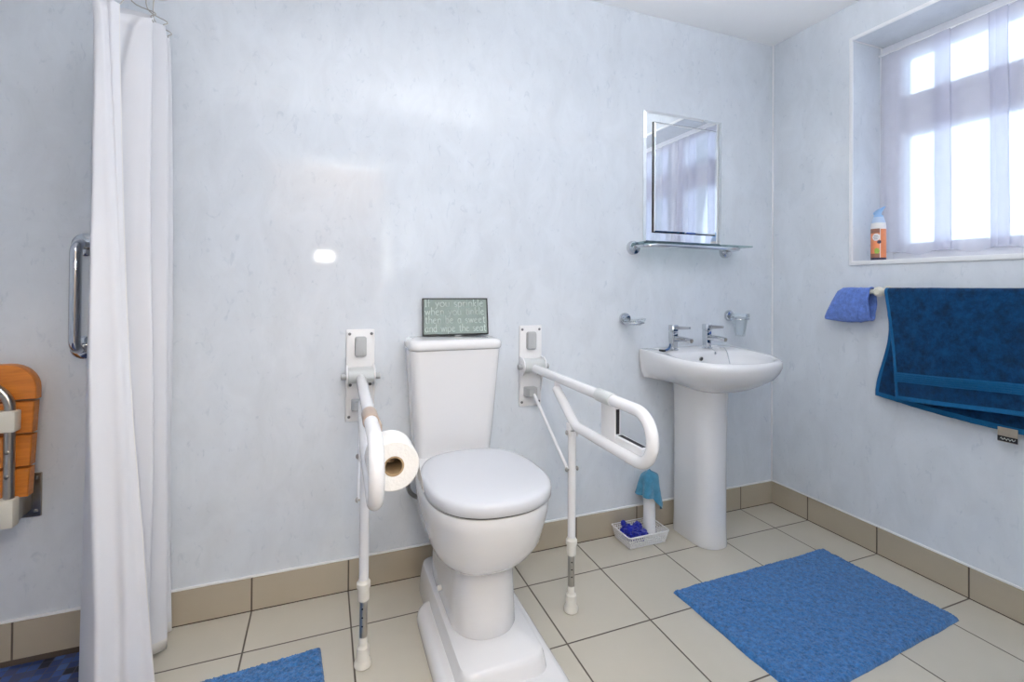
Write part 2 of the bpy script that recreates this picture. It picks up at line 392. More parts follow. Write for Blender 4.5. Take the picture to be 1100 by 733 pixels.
# window: outer frame, transom, mullion, fanlight and casement sashes, panes
FX0, FX1 = W+.206, W+.27
bm = B()
ZT0, ZT1 = 1.895, 1.995; ZB, ZTT = WZ0+.02, WZ1
for a in ((WY0, WY0+.05, ZB, ZTT), (WY1-.05, WY1, ZB, ZTT), (WY0+.05, WY1-.05, ZB, ZB+.04), (WY0+.05, WY1-.05, ZTT-.05, ZTT),
          (WY0+.05, WY1-.05, ZT0, ZT1), (.865, .935, ZB+.04, ZT0), (.865, .935, ZT1, ZTT-.05)):
    box(bm, FX0, FX1, *a, .004)
win = struct('window_1', bm, M['upvc'])
for y0, y1 in ((WY0+.05, .865), (.935, WY1-.05)):
    for z0, z1 in ((ZB+.04, ZT0), (ZT1, ZTT-.05)):
        s = .052; bm = B()
        for a in ((y0, y0+s, z0, z1), (y1-s, y1, z0, z1), (y0+s, y1-s, z0, z0+s*.8), (y0+s, y1-s, z1-s*.8, z1)):
            box(bm, FX0-.008, FX1-.01, *a, .006)
        f = struct('window_sash', bm, M['upvc'], win)
        bm = B(); box(bm, FX0+.022, FX0+.03, y0+s, y1-s, z0+s*.8, z1-s*.8); struct('window_pane', bm, M['pane'], f)
# doorway lining and the hall it opens on (behind the camera; mirrored in the glossy panels)
bm = B()
box(bm, DX0-.07, DX0, YF, YF+.016, 0, DZ+.07, .004); box(bm, DX1, DX1+.07, YF, YF+.016, 0, DZ+.07, .004); box(bm, DX0, DX1, YF, YF+.016, DZ, DZ+.07, .004)
box(bm, DX0, DX0+.02, YF-.12, YF, 0, DZ, .003); box(bm, DX1-.02, DX1, YF-.12, YF, 0, DZ, .003); box(bm, DX0+.02, DX1-.02, YF-.12, YF, DZ-.02, DZ, .003)
struct('door_frame', bm, M['doorw'])
bm = B(); box(bm, -1.2, 1.3, HY-.1, YF-.12, -.06, 0); struct('hall_floor', bm, M['hallfloor'])
bm = B(); box(bm, -1.2, 1.3, HY-.1, HY, 0, CEIL); struct('wall_hall', bm, M['hallwall'])
bm = B(); box(bm, -1.3, -1.2, HY-.1, YF-.12, 0, CEIL); struct('wall_hall_left', bm, M['hallwall'])
bm = B(); box(bm, 1.3, 1.4, HY-.1, YF-.12, 0, CEIL); struct('wall_hall_right', bm, M['hallwall'])
bm = B(); box(bm, -1.3, 1.4, HY-.1, YF-.12, CEIL, CEIL+.1); struct('ceiling_hall', bm, M['ceil'])

# ------------------------------------------------------------------ toilet on its plinth
TCX = .480
th = Thing('toilet_plinth', 'white stepped raising block with rounded skirt under the toilet', 'plinth', (TCX, 1.48, 0))
bm = B()
def pl(h, y0, y1, r, z): return rrect(TCX+.004-h, TCX+.004+h, y0, y1, r, z)
loft(bm, [pl(.138, 1.245, 1.885, .05, 0), pl(.134, 1.25, 1.885, .05, .05), pl(.127, 1.258, 1.883, .045, .085), pl(.123, 1.264, 1.88, .042, .096), pl(.115, 1.272, 1.874, .036, .1)])
th.part('block', bm, M['china'])
bm = B()
def sk(h, y0, y1, r, z): return rrect(TCX+.002-h, TCX+.002+h, y0, y1, r, z)
loft(bm, [sk(.176, 1.17, 1.70, .055, 0), sk(.178, 1.168, 1.702, .055, .025), sk(.173, 1.173, 1.697, .052, .043), sk(.163, 1.183, 1.687, .045, .054), sk(.150, 1.196, 1.674, .036, .057), sk(.138, 1.21, 1.66, .03, .052)])
th.part('skirt', bm, M['china'])
t = Thing('toilet', 'white close-coupled toilet with closed lid, standing on a raised plinth', 'toilet', (TCX, 1.55, .1))
bm = B()
L = []
for z, b, yc, af, ab, nf, nb in (
    (.1005, .104, 1.49, .118, .33, 2.2, 7), (.104, .105, 1.49, .120, .335, 2.2, 7), (.16, .101, 1.49, .112, .35, 2.3, 7), (.24, .0975, 1.49, .100, .37, 2.4, 6),
    (.275, .0965, 1.49, .096, .38, 2.4, 6), (.284, .098, 1.49, .098, .38, 2.4, 6), (.289, .103, 1.49, .106, .385, 2.3, 6),
    (.305, .132, 1.485, .134, .395, 2.2, 5.), (.335, .156, 1.48, .165, .405, 2.15, 4), (.375, .173, 1.47, .185, .42, 2.2, 3.5),
    (.42, .180, 1.465, .197, .425, 2.25, 3.2), (.47, .188, 1.46, .207, .43, 2.3, 3.2), (.503, .190, 1.46, .210, .43, 2.35, 3.2), (.512, .187, 1.46, .207, .428, 2.35, 3.2)):
    L.append(sell(TCX, yc, b, af, ab, nf, nb, z))
loft(bm, L); bowl = t.part('bowl', bm, M['china'], ang=60)
bm = B(); cyl(bm, (TCX-.104, 1.60, .142), (TCX-.118, 1.60, .142), .0085, 14, bev=.003); t.part('screw_cap', bm, M['plast'], bowl)
bm = B()
loft(bm, [sell(TCX+.003, 1.46, .184, .204, .25, 2.35, 2.7, .5125), sell(TCX+.003, 1.46, .184, .204, .25, 2.35, 2.7, .5175)]); t.part('seat_gap_shade', bm, M['dark'])  # dark slab drawing the shaded gap between lid and bowl
bm = B()
L = [sell(TCX+.003, 1.46, .194+d, .2145+d, .265+d, 2.35, 2.7, z) for d, z in ((-.004, .5175), (0, .521), (.0005, .535), (0, .545), (-.004, .552), (-.012, .5555), (-.03, .558), (-.07, .5595), (-.12, .5605))]
loft(bm, L); t.part('lid', bm, M['lid'], ang=60)
for s in (-1, 1):
    bm = B(); cyl(bm, (TCX+s*.075-.025, 1.728, .531), (TCX+s*.075+.025, 1.728, .531), .012, 14, bev=.003); t.part('hinge', bm, M['lid'])
bm = B()
CX = .469
loft(bm, [rrect(CX-h, CX+h, y0, 1.932, r, z) for h, y0, r, z in ((.142, 1.79, .03, .505), (.147, 1.785, .035, .53), (.153, 1.778, .035, .60), (.163, 1.770, .032, .75), (.170, 1.764, .03, .86), (.173, 1.762, .03, .9), (.173, 1.762, .03, .912))])
cis = t.part('cistern', bm, M['china'], ang=60)
bm = B()
loft(bm, [rrect(CX-h, CX+h, y0, 1.933, .034, z) for h, y0, z in ((.172, 1.763, .9125), (.176, 1.756, .9155), (.1785, 1.752, .922), (.1785, 1.752, .936), (.176, 1.755, .944), (.170, 1.762, .949), (.160, 1.772, .9515))])
t.part('cistern_lid', bm, M['china'], ang=60)
bm = B(); tube(bm, catmull([(TCX-.13, 1.89, .48), (TCX-.165, 1.885, .42), (TCX-.17, 1.88, .37), (TCX-.14, 1.885, .335), (TCX-.10, 1.89, .33)], 8), .0085, 10)
t.part('water_hose', bm, M['hose'])

# ------------------------------------------------------------------ sign on the cistern
SX0, SX1, SZ0, SZ1 = .362, .632, .9525, 1.103
s = Thing('sign_plaque', 'small green wooden plaque with pale rhyme lettering, leaning on the wall above the cistern', 'sign', (.497, 1.9, SZ0))
tilt = math.radians(10)
def st(u, v, w):   # u along x, v up the board, w out of its face
    a = V((SX0+.002*v/.15+u*(SX1-SX0), 1.899+v*math.sin(tilt)-w*math.cos(tilt), SZ0+v*math.cos(tilt)+w*math.sin(tilt)+.002)); return a
def sbox(bm, u0, u1, v0, v1, w0, w1):
    vs = [bm.verts.new(st(u, v, w)) for w in (w0, w1) for v in (v0, v1) for u in (u0, u1)]
    for q in ((0, 1, 3, 2), (4, 6, 7, 5), (0, 4, 5, 1), (2, 3, 7, 6), (0, 2, 6, 4), (1, 5, 7, 3)): bm.faces.new([vs[i] for i in q])
HB = .150
bm = B(); sbox(bm, .012, .988, .004, HB-.004, -.006, .004); board = s.part('panel', bm, M['sign'])
bm = B(); e = .016
sbox(bm, 0, 1, 0, .006, -.008, .007); sbox(bm, 0, 1, HB-.005, HB, -.008, .007); sbox(bm, 0, e, .006, HB-.005, -.008, .007); sbox(bm, 1-e, 1, .006, HB-.005, -.008, .007)
s.part('frame', bm, M['black'])
# letters: pen strokes in a rounded uncial hand, drawn on a unit grid (x-height 1)
def arc(cx, cy, rx, ry, a0, a1, n=9): return [(cx+rx*math.cos(math.radians(a0+(a1-a0)*k/n)), cy+ry*math.sin(math.radians(a0+(a1-a0)*k/n))) for k in range(n+1)]
G = {
 'I': (.35, [[(.18, 0), (.18, 1.75)], [(.02, 1.75), (.34, 1.75)], [(.02, 0), (.34, 0)]]),
 'f': (.6, [[(.22, 0), (.22, 1.3)]+arc(.47, 1.35, .25, .4, 180, 60)[1:], [(.0, .95), (.5, .95)]]),
 'y': (.85, [[(.05, 1), (.42, .1)], [(.80, 1), (.42, .1), (.22, -.4), (.0, -.5)]]),
 'o': (.95, [arc(.45, .5, .43, .5, 0, 360, 16)]),
 'u': (.85, [[(.08, 1), (.08, .4)]+arc(.40, .36, .32, .36, 180, 360)[1:]+[(.72, 1)], [(.72, .4), (.78, 0)]]),
 's': (.62, [arc(.30, .75, .26, .25, 50, 270)+arc(.30, .25, .26, .25, 90, -130)[1:]]),
 'p': (.9, [[(.1, 1), (.1, -.55)], arc(.42, .5, .36, .5, 130, -130, 14)]),
 'r': (.6, [[(.1, 0), (.1, 1)], arc(.36, .62, .26, .36, 180, 40)]),
 'i': (.25, [[(.12, 0), (.12, 1)], [(.12, 1.32), (.12, 1.42)]]),
 'n': (.85, [[(.1, 0), (.1, 1)], arc(.42, .6, .32, .4, 180, 0)+[(.74, 0)]]),
 'k': (.78, [[(.1, 0), (.1, 1.7)], [(.66, 1), (.12, .5), (.7, 0)]]),
 'l': (.28, [[(.12, 1.7), (.12, .12), (.24, 0)]]),
 'e': (.85, [arc(.42, .5, .38, .5, 60, 315, 12), [(.06, .5), (.62, .68), (.62, .9)]]),
 'w': (1.15, [[(.02, 1), (.3, .05), (.56, .95), (.82, .05), (1.1, 1)]]),
 'h': (.85, [[(.1, 0), (.1, 1.7)], arc(.42, .6, .32, .4, 180, 0)+[(.74, 0)]]),
 't': (.6, [[(.26, 1.4), (.26, .3)]+arc(.48, .28, .22, .28, 180, 300)[1:], [(.0, 1), (.55, 1)]]),
 'b': (.9, [[(.1, 1.7), (.1, .1)], arc(.42, .5, .36, .5, 130, -130, 14)]),
 'a': (.88, [arc(.38, .5, .34, .5, 40, 320, 12), [(.70, 1), (.70, .15), (.82, 0)]]),
 'd': (.88, [arc(.38, .5, .34, .5, 40, 320, 12), [(.70, 1.7), (.70, .15), (.82, 0)]]),
 ' ': (.62, []),
}
bm = B()
pw = .0027
for row, (txt, u_a, u_b) in enumerate((('If you sprinkle', .035, .935), ('when you tinkle', .035, .945), ('then be a sweet', .035, .955), ('and wipe the seat', .035, .965))):
    adv = [G[c][0]+.16 for c in txt]; tot = sum(adv)-.16
    kx = (u_b-u_a)*(SX1-SX0)/tot; ky = .0182
    base = HB-.0345-row*.0335
    x = u_a*(SX1-SX0)
    for c, a in zip(txt, adv):
        for strk in G[c][1]:
          P0 = [V((x+px*kx, base+py*ky)) for px, py in strk]; runs = [[P0[0]]]
          for i in range(1, len(P0)):
              runs[-1].append(P0[i])
              if i < len(P0)-1 and (P0[i]-P0[i-1]).angle(P0[i+1]-P0[i], 0) > .75: runs.append([P0[i]])
          for P in runs:
            L_, R_ = [], []
            for i, p in enumerate(P):
                d = (P[min(i+1, len(P)-1)]-P[max(i-1, 0)]).normalized(); nn = V((-d.y, d.x))
                h = pw*(.5+.18*abs(nn.x))
                L_.append(p+nn*h); R_.append(p-nn*h)
            lv = [bm.verts.new(st(p.x/(SX1-SX0), p.y, .0046)) for p in L_]; rv = [bm.verts.new(st(p.x/(SX1-SX0), p.y, .0046)) for p in R_]
            for i in range(len(P)-1): bm.faces.new((lv[i], rv[i], rv[i+1], lv[i+1]))
        x += a*kx
bmesh.ops.solidify(bm, geom=bm.faces[:], thickness=.0008)
s.part('lettering', bm, M['letter'], board)
bm = B(); cyl(bm, (.488, 1.876, SZ0+.0025), (.512, 1.876, SZ0+.0025), .0028, 10, bev=.001); s.part('lid_reflection', bm, M['greyp'])  # grey rod standing in for a reflection on the glossy cistern lid

# ------------------------------------------------------------------ drop-down support rails
def support_rail(X, toe, label, sleeve, ncap):
    r = Thing('support_rail', label, 'grab rail', (X, D, 0), 'hinged support rails either side of the toilet')
    def p(x, y, z): return V((X+x, D-y, z))          # y = distance out from the wall
    bm = B(); vs = box(bm, X-.052, X+.052, D-.010, D-.001, .637, .985, .003)
    plate = r.part('wall_plate', bm, M['plast'])
    for sx, z in ((-.04, .968), (.04, .968), (-.04, .655), (.04, .655), (-.036, .775), (.036, .775)):
        bm = B(); lathe(bm, [(.0055, 0), (.0055, .002), (.003, .0035)], p(sx, .010, z), (0, -1, 0), 12); r.part('screw', bm, M['screw'], plate)
    bm = B(); loft(bm, [rrect(X-a, X+a, z0, z1, .008, 0) for a, z0, z1 in ((.021, .882, .958), (.021, .882, .958), (.019, .885, .955), (.015, .889, .951))])
    offs = (.010, .022, .028, .030); n = 28
    for i, v in enumerate(bm.verts): z = v.co.y; v.co = V((v.co.x, D-offs[i//n], z))
    r.part('release_block', bm, M['greyp'])
    # hinge cheeks, grey barrel and pin
    for sx in (-1, 1):
        bm = B(); prof = [(.010, .70), (.012, .70), (.030, .765), (.052, .785), (.066, .803), (.068, .818), (.060, .838), (.040, .850), (.010, .852)]
        loft(bm, [[p(sx*.049+dx, y, z) for y, z in prof] for dx in (-.0025, .0025)])
        hg = r.part('hinge_bracket', bm, M['plast'])
    bm = B(); cyl(bm, p(-.0455, .040, .815), p(.0455, .040, .815), .028, 28, bev=.002)
    box(bm, X-.0455, X+.0455, D-.04, D-.010, .790, .843)
    r.part('hinge_barrel', bm, M['lgrey'], hg)
    for sx in (-1, 1):
        bm = B(); cyl(bm, p(sx*.0515, .040, .812), p(sx*.071, .040, .812), .0115, 18, bev=.003)
        r.part('pivot_pin', bm, M['greyp'], hg)
    # the long bent tube: top bar, end loop, lower bar
    def q(y, z): return p(toe*(y/.85), y, z)
    pts = [q(.055, .806), q(.79, .806)]
    zc, rl = .734, .072
    pts += [q(.79+rl*math.sin(a), zc+rl*math.cos(a)) for a in (PI*k/16 for k in range(1, 16))]
    pts += [q(.79, zc-rl)]+fillet([q(.70, zc-rl), q(.425, zc-rl), q(.270, .765)], .10)
    bm = B(); tube(bm, pts, .0174, 18); tb = r.part('bent_tube', bm, M['wtube'], ang=60)
    bm = B(); cyl(bm, q(.275, .756), q(.275, .80), .0115, 14); r.part('strut', bm, M['wtube'], tb)
    # telescopic leg with brace
    ly = .40
    lx = toe*(ly/.85)
    bm = B()
    for sx in (-1, 1): box(bm, X+lx+sx*.016-.003, X+lx+sx*.016+.003, D-ly-.013, D-ly+.013, .620, .668, .003)
    box(bm, X+lx-.013, X+lx+.013, D-ly-.013, D-ly+.013, .644, .656, .002)
    r.part('leg_clip', bm, M['plast'])
    bm = B(); cyl(bm, p(lx, ly, .235), p(lx, ly, .640), .0142, 18); leg = r.part('leg', bm, M['wtube'])
    bm = B(); cyl(bm, p(lx, ly, .072), p(lx, ly, .240), .0118, 18); stl = r.part('steel_extension', bm, M['steel'], leg)
    for k in range(4):
        a = V((.35, 1, 0)).normalized(); c = p(lx, ly, .125+.026*k)-a*.0111
        bm = B(); cyl(bm, c, c-a*.0012, .0026, 10); r.part('pin_hole', bm, M['dark'], stl)
    bm = B(); lathe(bm, [(.0135, .198), (.0165, .200), (.0165, .236), (.0200, .238), (.0200, .252), (.0165, .256), (.0150, .262)], p(lx, ly, 0)); r.part('collar', bm, M['ivory'], leg)
    bm = B(); lathe(bm, [(.0235, .001), (.0255, .003), (.0255, .012), (.0215, .018), (.0195, .024), (.0185, .058), (.0135, .062), (.0125, .066), (.0125, .088), (.011, .09)], p(lx, ly, 0))
    r.part('rubber_foot', bm, M['ivory'], leg)
    bm = B(); cyl(bm, p(lx-.017, ly, .503), p(.0-.0, .040, .702), .006, 12, r2=.006); r.part('brace', bm, M['wtube'])
    bm = B(); loft(bm, [rrect(X-a-.006, X+a-.006, z0, z1, .004, 0) for a, z0, z1 in ((.026, .682, .722), (.026, .682, .722), (.017, .688, .72))])
    offs2 = (.010, .040, .056)
    for i, v in enumerate(bm.verts): z = v.co.y; v.co = V((v.co.x, D-offs2[i//n], z))
    r.part('brace_block', bm, M['greyp'])
    for z in (.634, .503):
        bm = B(); cyl(bm, p(lx-.024, ly, z), p(lx+.024, ly, z), .004, 12)
        for sx in (-1, 1): lathe(bm, [(.008, 0), (.0085, .002), (.006, .006), (.002, .0075)], p(lx+sx*.0195, ly, z), (sx, 0, 0), 14)
        r.part('bolt', bm, M['steel'])
    # clamp for the paper roll
    y0, y1 = .580, .668
    bm = B(); cyl(bm, q(y0, .806), q(y1, .806), .0205, 22, bev=.002); hold = r.part('roll_clamp', bm, sleeve)
    x0 = toe*(.62/.85)
    bm = B()
    if ncap:                                             # bar carries a roll through its core
        box(bm, X+x0+.004, X+x0+.026, D-y1, D-y0-.008, RZ-.014, .800, .004); box(bm, X+x0+.010, RX+.010, D-y1-.010, D-y1+.012, RZ-.012, RZ+.010, .003)
        box(bm, RX-.009, RX+.009, D-.735, D-y1, RZ-.012, RZ+.008, .004)
    else:
        box(bm, X+x0+.004, X+x0+.026, D-y1, D-y0-.008, .672, .800, .004); box(bm, X+x0+.006, X+x0+.040, D-.80, D-y1+.01, .672, .698, .006)
    r.part('roll_arm', bm, M['plast'] if sleeve is not M['beige'] else sleeve, hold)
    if ncap: return r
    bm = B(); box(bm, X+x0+.009, X+x0+.021, D-y1-.0008, D-y1+.001, .702, .778)
    box(bm, X+x0+.016, X+x0+.030, D-.79, D-y1-.002, .6975, .6988); r.part('bracket_slot', bm, M['dark'], hold)
    return r
RX, RZ, RY0, RY1, RR = .154, .734, 1.140, 1.236, .0585          # the toilet roll
rl_ = support_rail(.131, -.022, 'white hinged support rail on the left of the toilet, beige clamp carrying a paper roll', M['beige'], True)
rr_ = support_rail(.836, -.012, 'white hinged support rail on the right of the toilet, its roll holder empty', M['lgrey'], False)

# toilet roll on the left rail
t = Thing('toilet_roll', 'white toilet roll hanging beside the left support rail', 'toilet paper', (RX, (RY0+RY1)/2, RZ))
bm = B()
lathe(bm, [(.0235, 0), (RR-.003, 0), (RR, .003), (RR, RY1-RY0-.003), (RR-.003, RY1-RY0), (.0235, RY1-RY0), (.0235, 0)], (RX, RY0, RZ), (0, 1, 0), 48, False, False)
pp = t.part('paper', bm, M['paper'])
bm = B(); sheet(bm, lambda u, v: V((RX+RR+.0006+.003*math.sin(v*2)+.003*v*noise.noise(V((u*6, v*4, 1)))+.010*v*v, RY0+.004+(RY1-RY0-.008)*u+.002*math.sin(v*9), RZ+.008-.078*v-.012*noise.noise(V((u*9, 0, 3)))*v)), 24, 12)
solidify(bm, .0006); t.part('loose_sheet', bm, M['paper'], pp)
bm = B(); lathe(bm, [(.0195, .0), (.0232, .0), (.0232, RY1-RY0), (.0195, RY1-RY0), (.0195, 0)], (RX, RY0, RZ), (0, 1, 0), 32, False, False); t.part('cardboard_core', bm, M['card'])

# ------------------------------------------------------------------ washbasin with pedestal
BX = 1.661
w = Thing('washbasin', 'white china washbasin on a full pedestal by the corner', 'sink', (BX, 1.8, 0))
YB = 1.9335
def bl(b, yc, af, nf, nb, z, yb=YB):
    out = sell(BX, yc, b, af, yb-yc, nf, nb, z, 96)
    for p_ in out:
        if z > .72 and yb == YB:                         # the sides run straight down beside the wall
            k_ = smoothstep(1.77, 1.90, p_.y); p_.x = BX+(p_.x-BX)*(1+k_*(.267/b-1))
        p_.z -= .017*smoothstep(1.92, 1.50, p_.y)*smoothstep(.74, .86, z)
    return out
bm = B()
L = [bl(.090, 1.74, .085, 2.3, 3, .690, 1.86), bl(.110, 1.735, .105, 2.3, 3.2, .694, 1.88), bl(.150, 1.73, .155, 2.25, 5, .712, 1.92), bl(.198, 1.725, .195, 2.2, 8, .735),
     bl(.240, 1.72, .226, 2.2, 14, .762), bl(.262, 1.72, .246, 2.2, 20, .795), bl(.270, 1.72, .256, 2.2, 26, .825), bl(.270, 1.72, .257, 2.2, 26, .842),
     bl(.267, 1.72, .253, 2.2, 26, .855), bl(.259, 1.72, .246, 2.2, 20, .8615), bl(.249, 1.72, .238, 2.2, 16, .8625),
     # inside of the bowl: the hollow stays in front of the tap ledge
     bl(.236, 1.70, .210, 2.2, 4, .8605, 1.795), bl(.229, 1.70, .203, 2.2, 4, .855, 1.789), bl(.220, 1.70, .194, 2.2, 3.5, .838, 1.784), bl(.196, 1.70, .178, 2.2, 3, .80, 1.776), bl(.135, 1.69, .135, 2.1, 2.6, .755, 1.76), bl(.085, 1.68, .08, 2, 2, .73, 1.74), bl(.03, 1.68, .03, 2, 2, .722, 1.71)]
loft(bm, L); w.part('basin', bm, M['china'], ang=60)
bm = B()
def ped(b, af, z, yb=1.90): return sell(BX-.021, 1.745, b, af, yb-1.745, 2.3, 7, z)
loft(bm, [ped(.078, .085, .001), ped(.079, .087, .006), ped(.0755, .083, .08), ped(.0745, .082, .3), ped(.076, .084, .5), ped(.080, .088, .66), ped(.083, .09, .705)])
w.part('pedestal', bm, M['china'], ang=60)
bm = B(); lathe(bm, [(.0105, 0), (.0105, .003), (.0085, .0035)], (1.632, 1.776, .825), (0, -1, -.2), 18); ov = w.part('overflow_ring', bm, M['steel'])
bm = B(); lathe(bm, [(.0085, 0), (.0085, .0008)], (1.632, 1.7722, .8243), (0, -1, -.2), 18); w.part('overflow_hole', bm, M['dark'], ov)
bm = B()
ch = catmull([(1.742, 1.83, .8665), (1.765, 1.805, .872), (1.78, 1.785, .868), (1.786, 1.772, .845), (1.784, 1.762, .82), (1.78, 1.75, .795)], 8)
for k, p_ in enumerate(ch):
    if k % 2 == 0: sphere(bm, p_, .0028, seg=8)
tube(bm, ch, .0011, 6); w.part('plug_chain', bm, M['chrome'])
bm = B(); sphere(bm, (1.725, 1.785, .845), .006, 1, .5, 1.2, 10); tube(bm, [(1.722, 1.81, .8665), (1.724, 1.79, .858), (1.725, 1.785, .849)], .001, 6); w.part('chain_stay', bm, M['chrome'])
# taps
def tap(X, label):
    Y = 1.845; z0 = .8625
    t = Thing('basin_tap', label, 'tap', (X, Y, z0), 'pillar taps on the washbasin')
    bm = B(); lathe(bm, [(.0235, 0), (.0235, .004), (.019, .007)], (X, Y, z0), seg=24)
    rot = Matrix.Rotation(math.radians(0), 3, 'Z')
    loft(bm, [rrect(X-h, X+h, Y-h, Y+h, .005, z) for h, z in ((.015, z0+.006), (.0155, z0+.03), (.0165, z0+.055), (.0165, z0+.083), (.015, z0+.085))])
    body = t.part('body', bm, M['chrome'])
    dirv = V((.35, -1, 0)).normalized(); sd = V((1, .35, 0)).normalized()
    bm = B()
    prof = []
    for d, hw, zl, zh in ((.005, .0145, .040, .066), (.05, .0140, .042, .064), (.082, .0135, .040, .060), (.092, .0125, .038, .058)):
        c = V((X, Y, z0))+dirv*d
        prof.append([c+sd*a+V((0, 0, zz)) for a, zz in ((-hw, zl+.003), (-hw+.003, zl), (hw-.003, zl), (hw, zl+.003), (hw, zh-.003), (hw-.003, zh), (-hw+.003, zh), (-hw, zh-.003))])
    loft(bm, prof); t.part('spout', bm, M['chrome'], ang=50)
    bm = B(); c = V((X, Y, z0))+dirv*.0925; cyl(bm, c+V((0, 0, .048)), c+dirv*.004+V((0, 0, .047)), .0085, 14); t.part('spout_mouth', bm, M['dsteel'])
    bm = B(); loft(bm, [rrect(X-h, X+h, Y-h, Y+h, .006, z) for h, z in ((.0145, z0+.0865), (.0175, z0+.088), (.0175, z0+.113), (.015, z0+.117))]); hd = t.part('handle', bm, M['chrome'])
    bm = B(); a = V((X, Y, z0+.104))
    lp = []
    for d, hw, zl, zh in ((.01, .011, -.009, .008), (.05, .0095, -.006, .008), (.083, .0075, -.002, .008)):
        c = a+dirv*d; lp.append([c+sd*s_+V((0, 0, zz)) for s_, zz in ((-hw, zl), (hw, zl), (hw, zh), (-hw, zh))])
    loft(bm, lp); t.part('lever', bm, M['chrome'], hd)
    return t
tap(1.530, 'chrome pillar tap on the left of the washbasin, a razor lying against it')
tap(1.730, 'chrome pillar tap on the right of the washbasin, with the plug chain')
rz = Thing('razor', 'small dark blue razor lying against the left tap on the washbasin', 'razor', (1.485, 1.83, .8625))
bm = B(); tube(bm, [(1.502, 1.832, .890), (1.492, 1.822, .880), (1.475, 1.812, .871), (1.455, 1.805, .868), (1.438, 1.80, .868)], [.004, .005, .0055, .005, .004], 10); rz.part('handle', bm, M['razorb'])
bm = B(); box(bm, 1.424, 1.440, 1.785, 1.815, .8635, .8725, .002); rz.part('head', bm, M['black'])

# ------------------------------------------------------------------ mirror, shelf, holders
m_ = Thing('wall_mirror', 'rectangular wall mirror in a mirrored border above the washbasin', 'mirror', (1.656, D, 1.365))
def bev_slab(bm, x0, x1, z0, z1, yb, yf, bv, dep):
    def lp(i, y): return [V((x0+i, y, z0+i)), V((x1-i, y, z0+i)), V((x1-i, y, z1-i)), V((x0+i, y, z1-i))]
    loft(bm, [lp(0, yb), lp(0, yf+dep), lp(bv, yf)])
bm = B(); bev_slab(bm, 1.416, 1.896, 1.365, 2.004, D-.001, D-.014, .014, .004); m_.part('border', bm, M['mirror'], ang=1)
bm = B(); box(bm, 1.465, 1.847, D-.019, D-.014, 1.418, 1.951); m_.part('spacer', bm, M['black'])
bm = B(); bev_slab(bm, 1.468, 1.844, 1.421, 1.948, D-.019, D-.025, .006, .002); m_.part('centre_glass', bm, M['mirror'], ang=1)
SZ = 1.347
sh = Thing('glass_shelf', 'narrow glass shelf with chrome rail below the mirror', 'shelf', (1.65, D, SZ))
YS = 1.815
bm = B()
pts = fillet([(1.362, D-.02, SZ), (1.362, YS, SZ), (1.925, YS, SZ), (1.925, D-.02, SZ)], .05, 8)
tube(bm, pts, .0100, 14); br = sh.part('chrome_rail', bm, M['chrome'])
for X in (1.362, 1.925):
    bm = B(); lathe(bm, [(.033, 0), (.033, .012), (.029, .021), (.014, .025), (.012, .03)], (X, D-.0005, SZ-.006), (0, -1, 0), 28); sh.part('wall_boss', bm, M['chrome'], br)
bm = B(); box(bm, 1.345, 1.985, YS-.008, D-.022, SZ+.0102, SZ+.0165, .002); sh.part('glass_plate', bm, M['shelfglass'])
def ring_holder(X, Z, name, label, cat, R_, grp):
    h = Thing(name, label, cat, (X, D, Z), grp)
    bm = B(); lathe(bm, [(.028, 0), (.029, .004), (.029, .012), (.024, .019), (.014, .021)], (X, D-.0005, Z), (0, -1, 0), 28); h.part('wall_disc', bm, M['chrome'])
    cy = D-.035-R_
    bm = B(); cyl(bm, (X, D-.018, Z-.006), (X, cy+R_, Z-.012), .007, 14); h.part('arm', bm, M['chrome'])
    bm = B(); torus(bm, (X, cy, Z-.012), R_, .0042); h.part('ring', bm, M['chrome'])
    return X, cy, Z-.012
x, y, z = ring_holder(1.318, 1.005, 'soap_dish_holder', 'chrome ring holder for the soap dish, left of the taps', 'holder', .044, 'chrome ring holders on the back wall')
bm = B(); lathe(bm, [(.030, -.012), (.038, -.006), (.0395, .002), (.049, .0055), (.055, .020), (.053, .020), (.046, .008), (.036, .004), (.030, -.008)], (x, y, z), seg=36)
solo('soap_dish', bm, M['glass'], 'clear glass soap dish in the left chrome ring holder', 'soap dish', (x, y, z))
x, y, z = ring_holder(1.955, 1.012, 'tumbler_holder', 'chrome ring holder for the tumbler, right of the taps near the corner', 'holder', .041, 'chrome ring holders on the back wall')
bm = B(); lathe(bm, [(.020, -.088), (.024, -.085), (.028, -.06), (.0360, 0), (.046, .0045), (.046, .012), (.044, .026), (.042, .026), (.044, .012), (.034, .004), (.026, -.06), (.020, -.082)], (x, y, z), seg=36)
solo('glass_tumbler', bm, M['glass'], 'clear glass tumbler hanging in the right chrome ring holder', 'glass', (x, y, z))

